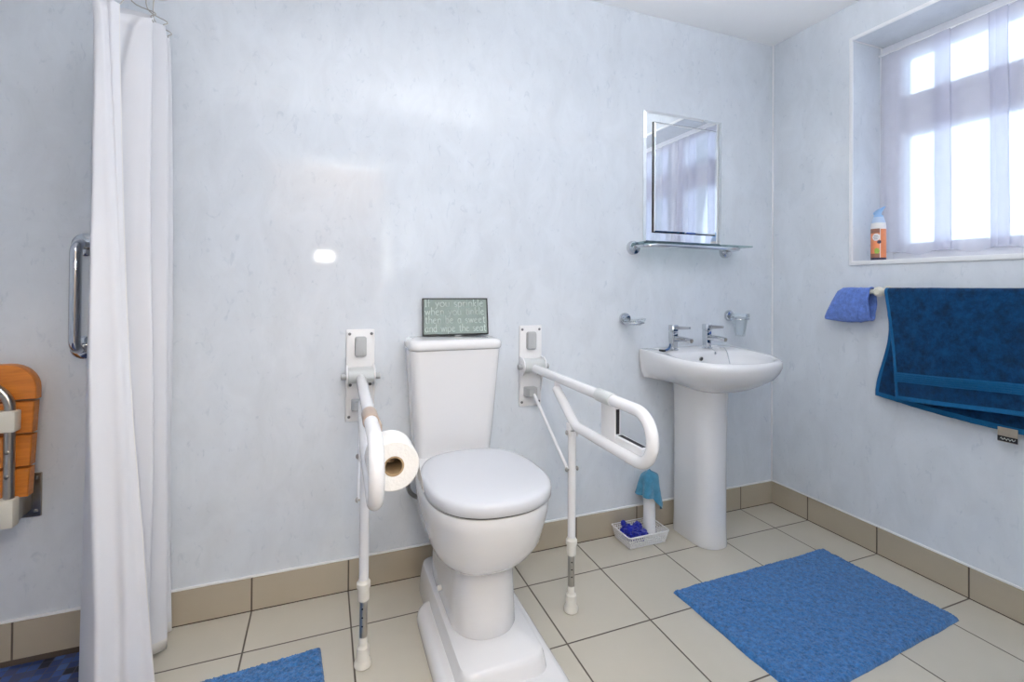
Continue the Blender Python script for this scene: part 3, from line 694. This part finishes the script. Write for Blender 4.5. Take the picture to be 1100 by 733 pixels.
# ------------------------------------------------------------------ basket, tube and cloths beside the pedestal
KX0, KX1, KY0, KY1, KH = 1.262, 1.452, 1.797, 1.915, .056
k_ = Thing('storage_basket', 'small white lattice plastic basket on the floor beside the pedestal', 'basket', ((KX0+KX1)/2, (KY0+KY1)/2, 0))
def kpt(s, z):                                           # s runs 0..1 round the basket
    o = .012*z/KH; x0, x1, y0, y1 = KX0-o, KX1+o, KY0-o, KY1+o
    per = ((x1-x0), (y1-y0))*2; tot = sum(per); d = (s % 1)*tot
    if d < per[0]: return V((x0+d, y0, z))
    d -= per[0]
    if d < per[1]: return V((x1, y0+d, z))
    d -= per[1]
    if d < per[2]: return V((x1-d, y1, z))
    d -= per[2]
    return V((x0, y1-d, z))
bm = B(); nc, nr = 60, 4
for i in range(nc):
    for j in range(nr):
        sh_ = (j % 2)*.5
        a, b_, z0, z1 = (i+sh_)/nc, (i+1+sh_)/nc, .004+(KH-.010)*j/nr, .004+(KH-.010)*(j+1)/nr
        zm, sm = (z0+z1)/2, (a+b_)/2
        o = [kpt(a, z0), kpt(b_, z0), kpt(b_, z1), kpt(a, z1)]
        kk = .43
        q_ = [kpt(a+(b_-a)*f, z0+(z1-z0)*g) for f, g in ((.5, .5-kk), (.5+kk, .5), (.5, .5+kk), (.5-kk, .5))]
        ov_ = [bm.verts.new(p_) for p_ in o]; qv = [bm.verts.new(p_) for p_ in q_]
        for e_ in range(4):
            bm.faces.new((ov_[e_], ov_[(e_+1) % 4], qv[e_])); bm.faces.new((ov_[(e_+1) % 4], qv[(e_+1) % 4], qv[e_]))
bmesh.ops.remove_doubles(bm, verts=bm.verts[:], dist=.0002)
solidify(bm, .0018); k_.part('lattice_wall', bm, M['plast'], ang=25)
bm = B(); o = .013
loop = rrect(KX0-o, KX1+o, KY0-o, KY1+o, .012, KH); tube(bm, loop+[loop[0]], .0034, 8, False); k_.part('rim', bm, M['plast'])
bm = B(); box(bm, KX0, KX1, KY0, KY1, .001, .005, .001); k_.part('base', bm, M['plast'])
def lump(bm, c, rx, ry, rz, amp, seed, sub=4):
    R_ = bmesh.ops.create_icosphere(bm, subdivisions=sub, radius=1)
    for v in R_['verts']:
        n_ = v.co.normalized(); d = 1+amp*noise.noise(n_*2.3+V((seed, 0, 0)))+amp*.6*noise.noise(n_*6+V((0, seed, 0)))
        v.co = V(c)+V((n_.x*rx*d, n_.y*ry*d, max(-.75, n_.z*d)*rz))
bm = B()
lump(bm, (1.330, 1.857, .030), .058, .042, .030, .45, 3); lump(bm, (1.296, 1.862, .052), .030, .024, .024, .4, 8, 3); lump(bm, (1.276, 1.868, .082), .0125, .012, .014, .3, 5, 3); lump(bm, (1.352, 1.868, .056), .022, .02, .019, .4, 12, 3)
lump(bm, (1.281, 1.866, .068), .011, .010, .016, .2, 6, 3)
solo('blue_cloth', bm, M['bcloth'], 'crumpled royal blue cloth lying in the small white basket', 'cloth', (1.33, 1.857, .006))
bm = B(); tx, ty = 1.412, 1.862
lathe(bm, [(.026, 0), (.029, .002), (.0275, .06), (.027, .14), (.0285, .25), (.029, .268), (.025, .268), (.024, .02)], (tx, ty, .0055), (.004, 0, 1), 28)
solo('white_tube', bm, M['plast'], 'white upright plastic tube standing in the small basket', 'tube', (tx, ty, .0055))
bm = B()
def drape(u, v):
    a = 2*PI*u; f = 5
    r = .002+.033*smoothstep(0, .35, v)+.020*max(0, v-.35)+max(0, v-.3)*(.016*math.sin(a*f+.6)+.010*math.sin(a*3+2))
    hang = .098*(1+.38*math.sin(a+2.2)+.22*math.cos(2*a+.6))
    z = .284+.024*(1-smoothstep(0, .35, v)) - hang*max(0, v-.3)/.7 + .004*noise.noise(V((u*8, v*5, 2)))
    return V((tx+.001+r*1.22*math.cos(a), ty+r*1.02*math.sin(a), z))
sheet(bm, drape, 96, 24); bmesh.ops.remove_doubles(bm, verts=bm.verts[:], dist=.0004)
solidify(bm, -.0018)
solo('turquoise_cloth', bm, M['tcloth'], 'turquoise cloth draped over the top of the white tube', 'cloth', (tx, ty, .28))

# ------------------------------------------------------------------ bath mats
def bath_mat(corners, label, seed):
    """corners: four floor points in order; a tufted pile with a rolled hem"""
    P = [V((x, y, 0)) for x, y in corners]
    nu = int((P[1]-P[0]).length/.0028); nv = int((P[3]-P[0]).length/.0028)
    bm = B(); rnd = random.Random(seed)
    def f(u, v):
        p = (P[0]*(1-u)+P[1]*u)*(1-v)+(P[3]*(1-u)+P[2]*u)*v
        e = min(u*nu, (1-u)*nu, v*nv, (1-v)*nv)
        h = .0145*min(1, (e+.2)/3.5)**.5
        if e > 0: h += (rnd.random()-.5)*.0048*min(1, e/3)+.0022*noise.noise(p*70+V((seed, 0, 0)))+.002*noise.noise(p*18)
        wob = .004*noise.noise(V((p.x*9, p.y*9, seed)))
        return V((p.x+wob+(rnd.random()-.5)*.0012, p.y+wob+(rnd.random()-.5)*.0012, max(.0005, h) if e > 0 else .0006))
    rows = sheet(bm, f, nu, nv)
    c = sum(P, V())/4
    o = solo('bath_mat', bm, M['mat_'], label, 'bath mat', (c.x, c.y, 0), 'blue bath mats on the tiled floor', ang=180)
bath_mat([(1.240, 1.487), (2.058, 1.497), (2.072, 1.012), (1.250, .955)], 'large blue tufted bath mat on the floor in front of the washbasin', 3)
bath_mat([(-.40, 1.620), (.002, 1.648), (.045, 1.12), (-.36, 1.09)], 'blue tufted bath mat on the floor beside the shower curtain', 11)

# ------------------------------------------------------------------ shower: curtain, rail, grab rail, folding seat
sc = Thing('shower_curtain', 'long white shower curtain gathered against the wall', 'curtain', (-.5, 1.7, 0))
plan_b = [(-.470, 1.925), (-.56, 1.905), (-.60, 1.885), (-.52, 1.88), (-.457, 1.875), (-.50, 1.855), (-.60, 1.84), (-.53, 1.82), (-.447, 1.80), (-.50, 1.77), (-.60, 1.75), (-.605, 1.72), (-.53, 1.705),
          (-.462, 1.69), (-.53, 1.665), (-.595, 1.64), (-.598, 1.60), (-.572, 1.55), (-.542, 1.508), (-.518, 1.498), (-.492, 1.530), (-.468, 1.522), (-.438, 1.545), (-.410, 1.548)]
plan_t = [(-.490, 1.925), (-.55, 1.905), (-.585, 1.885), (-.53, 1.88), (-.478, 1.868), (-.52, 1.855), (-.59, 1.84), (-.53, 1.82), (-.472, 1.80), (-.52, 1.77), (-.585, 1.75), (-.59, 1.72), (-.53, 1.705),
          (-.474, 1.672), (-.462, 1.650), (-.482, 1.628), (-.510, 1.645), (-.548, 1.620), (-.566, 1.580), (-.566, 1.550), (-.550, 1.535), (-.536, 1.552), (-.524, 1.546), (-.512, 1.560)]
cb, ct = catmull([(x, y, 0) for x, y in plan_b], 14), catmull([(x, y, 0) for x, y in plan_t], 14)
nu = len(cb)-1
def cur(u, v):
    i = min(nu, round(u*nu)); a, b = ct[i], cb[i]
    zt = 1.957-.068*smoothstep(1.74, 1.60, a.y)-.06*smoothstep(1.86, 1.92, a.y); zb = .018+.006*math.sin(u*30)+.05*(1-u)*.2
    k = v**(.5+1.1*smoothstep(.86, 1, u))
    p = a*(1-k)+b*k
    wv = .006*math.sin(v*5+u*40)*v*(1-v)*2+.010*noise.noise(V((u*14, v*3, .5)))*v
    bul = -.013*math.sin(PI*v)*smoothstep(.60, .68, u)*(1-smoothstep(.84, .93, u)) + .012*v*smoothstep(.60, .70, u)
    return V((p.x+wv+bul, p.y+wv*.5, zt+(zb-zt)*v))
bm = B(); sheet(bm, cur, nu, 60, mi=lambda u, v: 1 if v > .988 else 0); solidify(bm, .0012)
cu = sc.part('drape', bm, [M['scurt'], M['hem']], ang=180)
bm = B(); ed = [cur(1, k/60) for k in range(61)]; tube(bm, ed, .0016, 6); sc.part('side_hem', bm, M['hem'], cu)
RZc = 2.13
for i in (4*14, 8*14, 14*14, 17*14, 20*14):
    p_ = cur(i/nu, 0)
    bm = B(); xr = -.52
    tube(bm, catmull([(p_.x, p_.y+.003, p_.z-.012), (p_.x-.004, p_.y-.004, p_.z+.002), (p_.x+.005, p_.y-.004, p_.z+.014), (xr, p_.y, p_.z+.05), (xr, p_.y, RZc-.016)], 6), .0016, 6)
    sc.part('hook', bm, M['steel'])
bm = B(); cyl(bm, (-.52, D-.002, RZc), (-.52, .15, RZc), .0125, 18)
cr = Thing('curtain_rail', 'straight white shower curtain rail above the curtain', 'curtain rail', (-.52, D, RZc)); cr.part('rod', bm, M['plast'])
bm = B(); lathe(bm, [(.028, 0), (.028, .006), (.018, .012)], (-.52, D-.0005, RZc), (0, -1, 0), 24); cr.part('end_flange', bm, M['plast'])
bm = B(); cyl(bm, (-.52, .16, RZc), (-.52, .16, CEIL-.001), .008, 14); cr.part('ceiling_hanger', bm, M['plast'])
g = Thing('shower_grab_rail', 'vertical chrome grab rail on the shower wall beside the curtain', 'grab rail', (-.715, D, 1.1))
bm = B(); gx = -.712
tube(bm, fillet([(gx, D-.004, 1.274), (gx, D-.068, 1.274), (gx, D-.068, .947), (gx, D-.004, .947)], .045, 10), .0155, 18); gb = g.part('bar', bm, M['chrome'], ang=60)
for z in (1.274, .947):
    bm = B(); lathe(bm, [(.036, 0), (.036, .005), (.03, .010), (.017, .012)], (gx, D-.0005, z), (0, -1, 0), 28); g.part('flange', bm, M['chrome'], gb)

SXR, SXL = -.795, -1.183; SC = (SXR+SXL)/2
s = Thing('shower_chair', 'folding shower seat with orange wooden slats, folded up on the wall', 'shower seat', (SC, D, .5))
YSL = 1.858
for k, (z0, z1) in enumerate(((.523, .606), (.613, .703), (.710, .801), (.808, .912))):
    bm = B(); hw0, hw1 = (SXR-SXL)/2-.012+.004*k, (SXR-SXL)/2-.008+.004*k
    if k < 3: lo = [V((SC-hw0, 0, z0)), V((SC+hw0, 0, z0)), V((SC+hw1, 0, z1)), V((SC-hw1, 0, z1))]
    else:
        lo = [V((SC-hw1, 0, z0)), V((SC+hw1, 0, z0))]
        lo += [V((SC+hw1-.07+.07*math.cos(a), 0, z1-.072+.072*math.sin(a))) for a in (PI/2*i/8 for i in range(9))]
        lo += [V((SC-hw1+.07-.07*math.sin(a), 0, z1-.072+.072*math.cos(a))) for a in (PI/2*i/8 for i in range(9))]
    ctr = sum(lo, V())/len(lo)
    def at(y, i): return [V((p_.x+(ctr.x-p_.x)*i/abs(hw1), y, p_.z+(ctr.z-p_.z)*i*12)) for p_ in lo]
    loft(bm, [at(YSL+.018, .002), at(YSL+.015, 0), at(YSL-.012, 0), at(YSL-.015, .002)])
    s.part('slat', bm, M['wood'], ang=30)
bm = B(); yt = YSL-.033; fx = .148
tube(bm, fillet([(SC-fx, yt, .49), (SC-fx, yt, .862), (SC+fx, yt, .862), (SC+fx, yt, .49)], .075, 10), .0125, 16); fr_ = s.part('folding_frame', bm, M['steel'], ang=60)
for sx in (-1, 1):
    for z in (.755, .665, .595):
        bm = B(); lathe(bm, [(.006, 0), (.006, .002), (.003, .004)], (SC+sx*fx, yt-.0115, z), (0, -1, 0), 12); s.part('rivet', bm, M['dsteel'], fr_)
    bm = B(); box(bm, SC+sx*(fx-.012)-.032, SC+sx*(fx-.012)+.032, yt-.020, yt+.017, .722, .783, .006); s.part('clip', bm, M['cream'])
    bm = B(); box(bm, SC+sx*fx-.026, SC+sx*fx+.018, yt-.018, yt+.018, .448, .530, .006); s.part('hinge_block', bm, M['cream'])
    bm = B(); box(bm, SC+sx*.147-.032, SC+sx*.147+.032, D-.009, D-.001, .43, .565, .003); wp = s.part('wall_plate', bm, M['dsteel'])
    for z in (.447, .55):
        bm = B(); lathe(bm, [(.007, 0), (.007, .002), (.003, .004)], (SC+sx*.166, D-.009, z), (0, -1, 0), 12); s.part('screw', bm, M['screw'], wp)
    bm = B(); xa = SC+sx*.152
    loft(bm, [[V((xx, y, z)) for y, z in ((D-.008, .455), (D-.008, .545), (1.90, .545), (yt-.012, .505), (yt-.016, .480), (yt-.004, .462), (1.86, .45))] for xx in (xa-.003, xa+.003)])
    s.part('hinge_arm', bm, M['steel'])

# ------------------------------------------------------------------ right wall: net curtain, air freshener, towel rail
nc_ = Thing('net_curtain', 'sheer white net curtain hanging across the window', 'curtain', (2.44, .9, 1.8))
strips = [(1.285, 1.222), (1.102, 1.037), (.975, .915), (.80, .74), (.62, .56), (.46, .41)]
path = [(2.444, 1.497)]
for a, b in strips:
    path += [(2.440, a+.03), (2.436, b), (2.442, a-.002), (2.447, a+.0), (2.449, b+.004)]
path += [(2.441, .33)]
def dense(pts, step=.006):
    out = []
    for (x0, y0), (x1, y1) in zip(pts, pts[1:]):
        n_ = max(2, int(math.hypot(x1-x0, y1-y0)/step))
        out += [V((x0+(x1-x0)*k/n_, y0+(y1-y0)*k/n_, 0)) for k in range(n_)]
    return out+[V((*pts[-1], 0))]
pth = dense(path); nu_ = len(pth)-1
def netf(u, v):
    i = round(u*nu_); p = pth[i]
    sway = .012*math.sin(p.y*9+1)*v
    z = 2.253-v*(2.253-1.318)-v*.010*math.sin(p.y*34)
    x = p.x+.0058*math.sin(u*150+2*math.sin(u*37))*(.5+.6*v)+.004*noise.noise(V((u*12, v*3, 0)))
    return V((min(2.463, x), min(1.503, p.y+sway*.6), z))
bm = B(); sheet(bm, netf, nu_, 30); nc_.part('net', bm, M['net'], ang=180)
bm = B(); cyl(bm, (2.444, WY0+.002, 2.258), (2.444, WY1-.002, 2.258), .0045, 12); nc_.part('curtain_wire', bm, M['trim'])

cx, cy, cz, cr_ = 2.322, 1.432, WZ0+.0205, .0285
af_ = Thing('air_freshener', 'peach and white air freshener can with pale blue trigger on the sill', 'air freshener', (cx, cy, cz))
face = math.atan2(-cy, -cx)
prof = [(0, .0265), (.004, .0285), (.125, .0285), (.150, .0285), (.168, .0265), (.182, .0225), (.190, .0205), (.195, .0195)]
nu2, nv2 = 72, 96
def rad(h):
    return interp(prof, h)
def canm(u, v):
    a = (u*2*PI-PI); h = v*.195; x_ = a*cr_*1000; hh = h*1000                  # mm from the label's middle line, mm up
    if hh > 168: return 5
    if hh < 12: return 3
    if hh > 150: return 0
    if (x_+9)**2+((hh-104)*.9)**2 < 15**2: return 0
    if (x_-3)**2+(hh-82)**2 < 8**2: return 3
    if (x_+6)**2+((hh-42)*.8)**2 < 10**2: return 4
    if 5 < x_ < 7.5: return 0
    if x_ >= 7.5 and x_ < 46 and hh < 140: return 1
    if -48 < x_ < 5 and hh < 142: return 2 if (hh > 122 or hh < 30) else 1
    return 0
bm = B()
def canf(u, v):
    a = face+(u*2*PI-PI); r = rad(v*.195); return V((cx+r*math.cos(a), cy+r*math.sin(a), cz+v*.195))
rows = sheet(bm, canf, nu2, nv2, canm); bmesh.ops.remove_doubles(bm, verts=bm.verts[:], dist=.00005)
bm.faces.new([v for v in sorted([v for v in bm.verts if v.co.z < cz+.0001], key=lambda v: math.atan2(v.co.y-cy, v.co.x-cx))])
af_.part('can', bm, [M['can_w'], M['can_o'], M['can_b'], M['can_k'], M['can_g'], M['can_p']], ang=60)
bm = B()
fd = V((math.cos(face+1.0), math.sin(face+1.0), 0)); 
loops = []
for h, r, off in ((.1955, .0195, 0), (.202, .0185, 0), (.206, .014, -.002), (.212, .0145, -.004), (.220, .0165, -.002), (.228, .0150, .006), (.236, .010, .018)):
    sdv = V((-fd.y, fd.x, 0)); c = V((cx, cy, cz+h))+fd*off
    loops.append([c+fd*r*(1.2 if h > .21 else 1)*math.cos(a)+sdv*r*.8*math.sin(a)+V((0, 0, .004*math.cos(a) if h > .21 else 0)) for a in (2*PI*k/24 for k in range(24))])
loft(bm, loops); af_.part('trigger_cap', bm, M['bluep'], ang=60)
bm = B()
for k, (a_, h_, l_) in enumerate(((-.32, .110, .016), (-.32, .103, .020), (-.32, .096, .013))):
    pts = [V((cx+(cr_+.0003)*math.cos(face+a_+t_), cy+(cr_+.0003)*math.sin(face+a_+t_), cz+h_)) for t_ in (l_/cr_*(q_/8-.5) for q_ in range(9))]
    tube(bm, pts, .0008, 6)
af_.part('label_lines', bm, M['can_k'])

RLX, RLZ = 2.203, 1.143
tr = Thing('towel_rail', 'white towel rail on the wall below the window', 'towel rail', (RLX, 1.0, RLZ))
bm = B(); cyl(bm, (RLX, 1.440, RLZ), (RLX, .56, RLZ), .0105, 18, bev=.004); rd = tr.part('rod', bm, M['cream'])
for y_ in (1.356, .60):
    bm = B(); lathe(bm, [(.024, 0), (.024, .006), (.014, .012), (.0125, .045), (.0185, .050), (.0215, .060), (.0195, .070), (.012, .077)], (W-.0005, y_, RLZ), (-1, 0, 0), 22); tr.part('bracket', bm, M['cream'], rd)
# bath towel over the rail
TY1, TY0_ = 1.325, .70
tw = Thing('bath_towel', 'large teal blue bath towel folded over the towel rail', 'towel', (RLX, 1.0, .9))
rb = .0175
Lf, Lb = .44, .50
def towel(u, v):
    """u: along the rail from the left edge; v: from the front hem over the rail to the back hem"""
    sF = Lf+(-.042*u); tot = sF+PI*rb+Lb
    d = v*tot
    y = TY1+(TY0_-TY1)*u
    if d < sF:
        h = sF-d; f = h/Lf                                 # h below the rail
        x = RLX-rb-.016*math.sin(min(1, f)*2.2)*.9-.006*math.sin(y*17+1)*f; z = RLZ-h
        yy = y-.045*f*(1-u)-.012*math.sin(f*3)*(1-u)
    elif d < sF+PI*rb:
        a = (d-sF)/rb; x = RLX-rb*math.cos(a); z = RLZ+rb*math.sin(a); yy = y
    else:
        h = d-sF-PI*rb; f = h/Lb
        x = RLX+rb+.012*f+.003*math.sin(y*15)*f
        low = -.058+.035*u+.02*math.sin(u*3)
        z = RLZ-h*(1+low*1.0/Lb*.9); yy = y+.052*smoothstep(.35, 1, f)*(1-u)**2+.010*f
    n_ = .0022*noise.noise(V((yy*55, z*55, x*8)))+.0026*noise.noise(V((yy*16, z*12, 2)))
    return V((min(W-.012, x-abs(n_)*.8 if d < sF else x+n_*.4), yy, z+n_*.3))
def towm(u, v):
    tot = Lf+PI*rb+Lb; d = v*tot
    if d < .018 or d > tot-.020: return 1
    if .072 < d < .112: return 1
    if u < .018: return 1
    return 0
bm = B(); sheet(bm, towel, 150, 230, towm); solidify(bm, .0055)
tp = tw.part('cloth', bm, [M['towel'], M['band']], ang=180)
bm = B()
for k in range(5):
    q_ = [towel(i/60, (.076+.008*k)/(Lf+PI*rb+Lb)) for i in range(61)]
    tube(bm, [p_+V((-.0035, 0, 0)) for p_ in q_], .0016, 6)
tw.part('woven_ridges', bm, M['band'], tp)
tg = towel(.62, .999)
bm = B(); box(bm, tg.x-.012, tg.x-.010, .922, .976, .622, .672, .0005); tgp = tw.part('label_tag', bm, M['tag_t'])
bm = B(); box(bm, tg.x-.0130, tg.x-.0121, .922, .976, .624, .642, .0003); tk = tw.part('black_strip', bm, M['tag_k'], tgp)
bm = B()
tube(bm, [V((tg.x-.0132, .968-.040*k/14, .633+.004*math.sin(k*1.9))) for k in range(15)], .0009, 6); tw.part('tag_print', bm, M['letter'], tgp)
# wash mitt slipped over the end of the rail
bm = B()
L = []
for y_, z0, z1, th_ in ((1.384, 1.022, 1.158, .024), (1.386, 1.020, 1.160, .026), (1.40, 1.014, 1.160, .026), (1.43, 1.008, 1.160, .025), (1.47, 1.004, 1.162, .023), (1.505, 1.004, 1.160, .020), (1.53, 1.006, 1.145, .017), (1.555, 1.008, 1.105, .014), (1.578, 1.010, 1.060, .011), (1.59, 1.012, 1.032, .008)):
    zc_, hz = (z0+z1)/2, (z1-z0)/2
    L.append([V((RLX-.001+th_*math.copysign(abs(math.cos(a))**.8, math.cos(a))+.004*noise.noise(V((y_*30, a*2, 0))), y_+.003*noise.noise(V((a*2, y_*20, 5))), zc_+hz*math.sin(a))) for a in (2*PI*k/40 for k in range(40))])
inner = [[V((RLX+(p_.x-RLX)*.78, p_.y, RLZ-.055+(p_.z-RLZ+.055)*.92)) for p_ in l_] for l_ in (L[1], L[3], L[5])]
loft(bm, [inner[2], inner[1], inner[0]]+L, True, True)
mt = Thing('wash_mitt', 'light blue terry wash mitt hanging on the end of the towel rail', 'wash mitt', (RLX, 1.48, 1.08))
mo = mt.part('mitt', bm, M['mitt'], ang=180)
bm = B(); lp = [p_+V(((p_.x-RLX)*.06, -.001, 0)) for p_ in L[1]]; tube(bm, lp+[lp[0]], .004, 8, False)
lp = [V((p_.x+(p_.x-RLX)*.02, p_.y, p_.z)) for p_ in L[3]]; tube(bm, lp+[lp[0]], .0022, 6, False)
mt.part('cuff', bm, M['mitt'], mo)

# ------------------------------------------------------------------ light
wd = bpy.data.worlds.new('World'); bpy.context.scene.world = wd; wd.use_nodes = True
bg = wd.node_tree.nodes['Background']; bg.inputs[0].default_value = (.80, .90, 1, 1); bg.inputs[1].default_value = 3.3
def area(name, loc, direction, sx, sy, power, color=(1, 1, 1), spread=180):
    l = bpy.data.lights.new(name, 'AREA'); l.shape = 'RECTANGLE'; l.size = sx; l.size_y = sy; l.energy = power; l.color = color; l.spread = math.radians(spread)
    o = bpy.data.objects.new(name, l); C.objects.link(o); o.location = loc
    o.rotation_euler = V(direction).to_track_quat('-Z', 'Y').to_euler(); return o
area('camera_flash', (.0, .02, 1.37), (.45, 1, -.06), .11, .05, 4.6, (1, .985, .96))
area('added_bounce_fill', (.24, .04, 1.12), (.21, -.06, 1), .12, .12, 74, (.98, .985, .99), 122)  # added fill light aimed at the ceiling to brighten the whole room
hl = bpy.data.lights.new('hall_lamp', 'POINT'); hl.energy = 40; hl.shadow_soft_size = .06; hl.color = (1, .86, .68)
ho = bpy.data.objects.new('hall_lamp', hl); C.objects.link(ho); ho.location = (.1, -.85, 2.39)
pl_ = area('window_daylight', (W+TW+.03, (WY0+WY1)/2, (WZ0+WZ1)/2), (-1, 0, 0), WY1-WY0, WZ1-WZ0, 1)
pl_.data.cycles.is_portal = True

# ------------------------------------------------------------------ camera
yaw, pitch, roll, cyp, f = .37, -.0081, .0079, 304.42, 519.67
c_, s_ = math.cos(yaw), math.sin(yaw)
fwd = V((s_, c_, 0)); rt = V((c_, -s_, 0)); up = V((0, 0, 1))
f2 = fwd*math.cos(pitch)-up*math.sin(pitch); u2 = up*math.cos(pitch)+fwd*math.sin(pitch)
R3 = rt*math.cos(roll)+u2*math.sin(roll); U3 = u2*math.cos(roll)-rt*math.sin(roll)
cam = bpy.data.cameras.new('Camera'); co = bpy.data.objects.new('Camera', cam); C.objects.link(co)
cam.sensor_fit = 'HORIZONTAL'; cam.sensor_width = 36; cam.lens = f/1100*36
cam.shift_y = (cyp-366.5)/1100; cam.clip_start = .02
m4 = Matrix((R3, U3, -f2)).transposed().to_4x4(); m4.translation = V((0, 0, 1.15)); co.matrix_world = m4
S = bpy.context.scene
S.camera = co
S.view_settings.view_transform = 'Standard'; S.view_settings.look = 'None'; S.view_settings.gamma = 1; S.view_settings.use_curve_mapping = False
S.view_settings.exposure = -.15
S.cycles.use_denoising = True; S.cycles.max_bounces = 10; S.cycles.diffuse_bounces = 6; S.cycles.transparent_max_bounces = 16
S.cycles.sample_clamp_indirect = 8
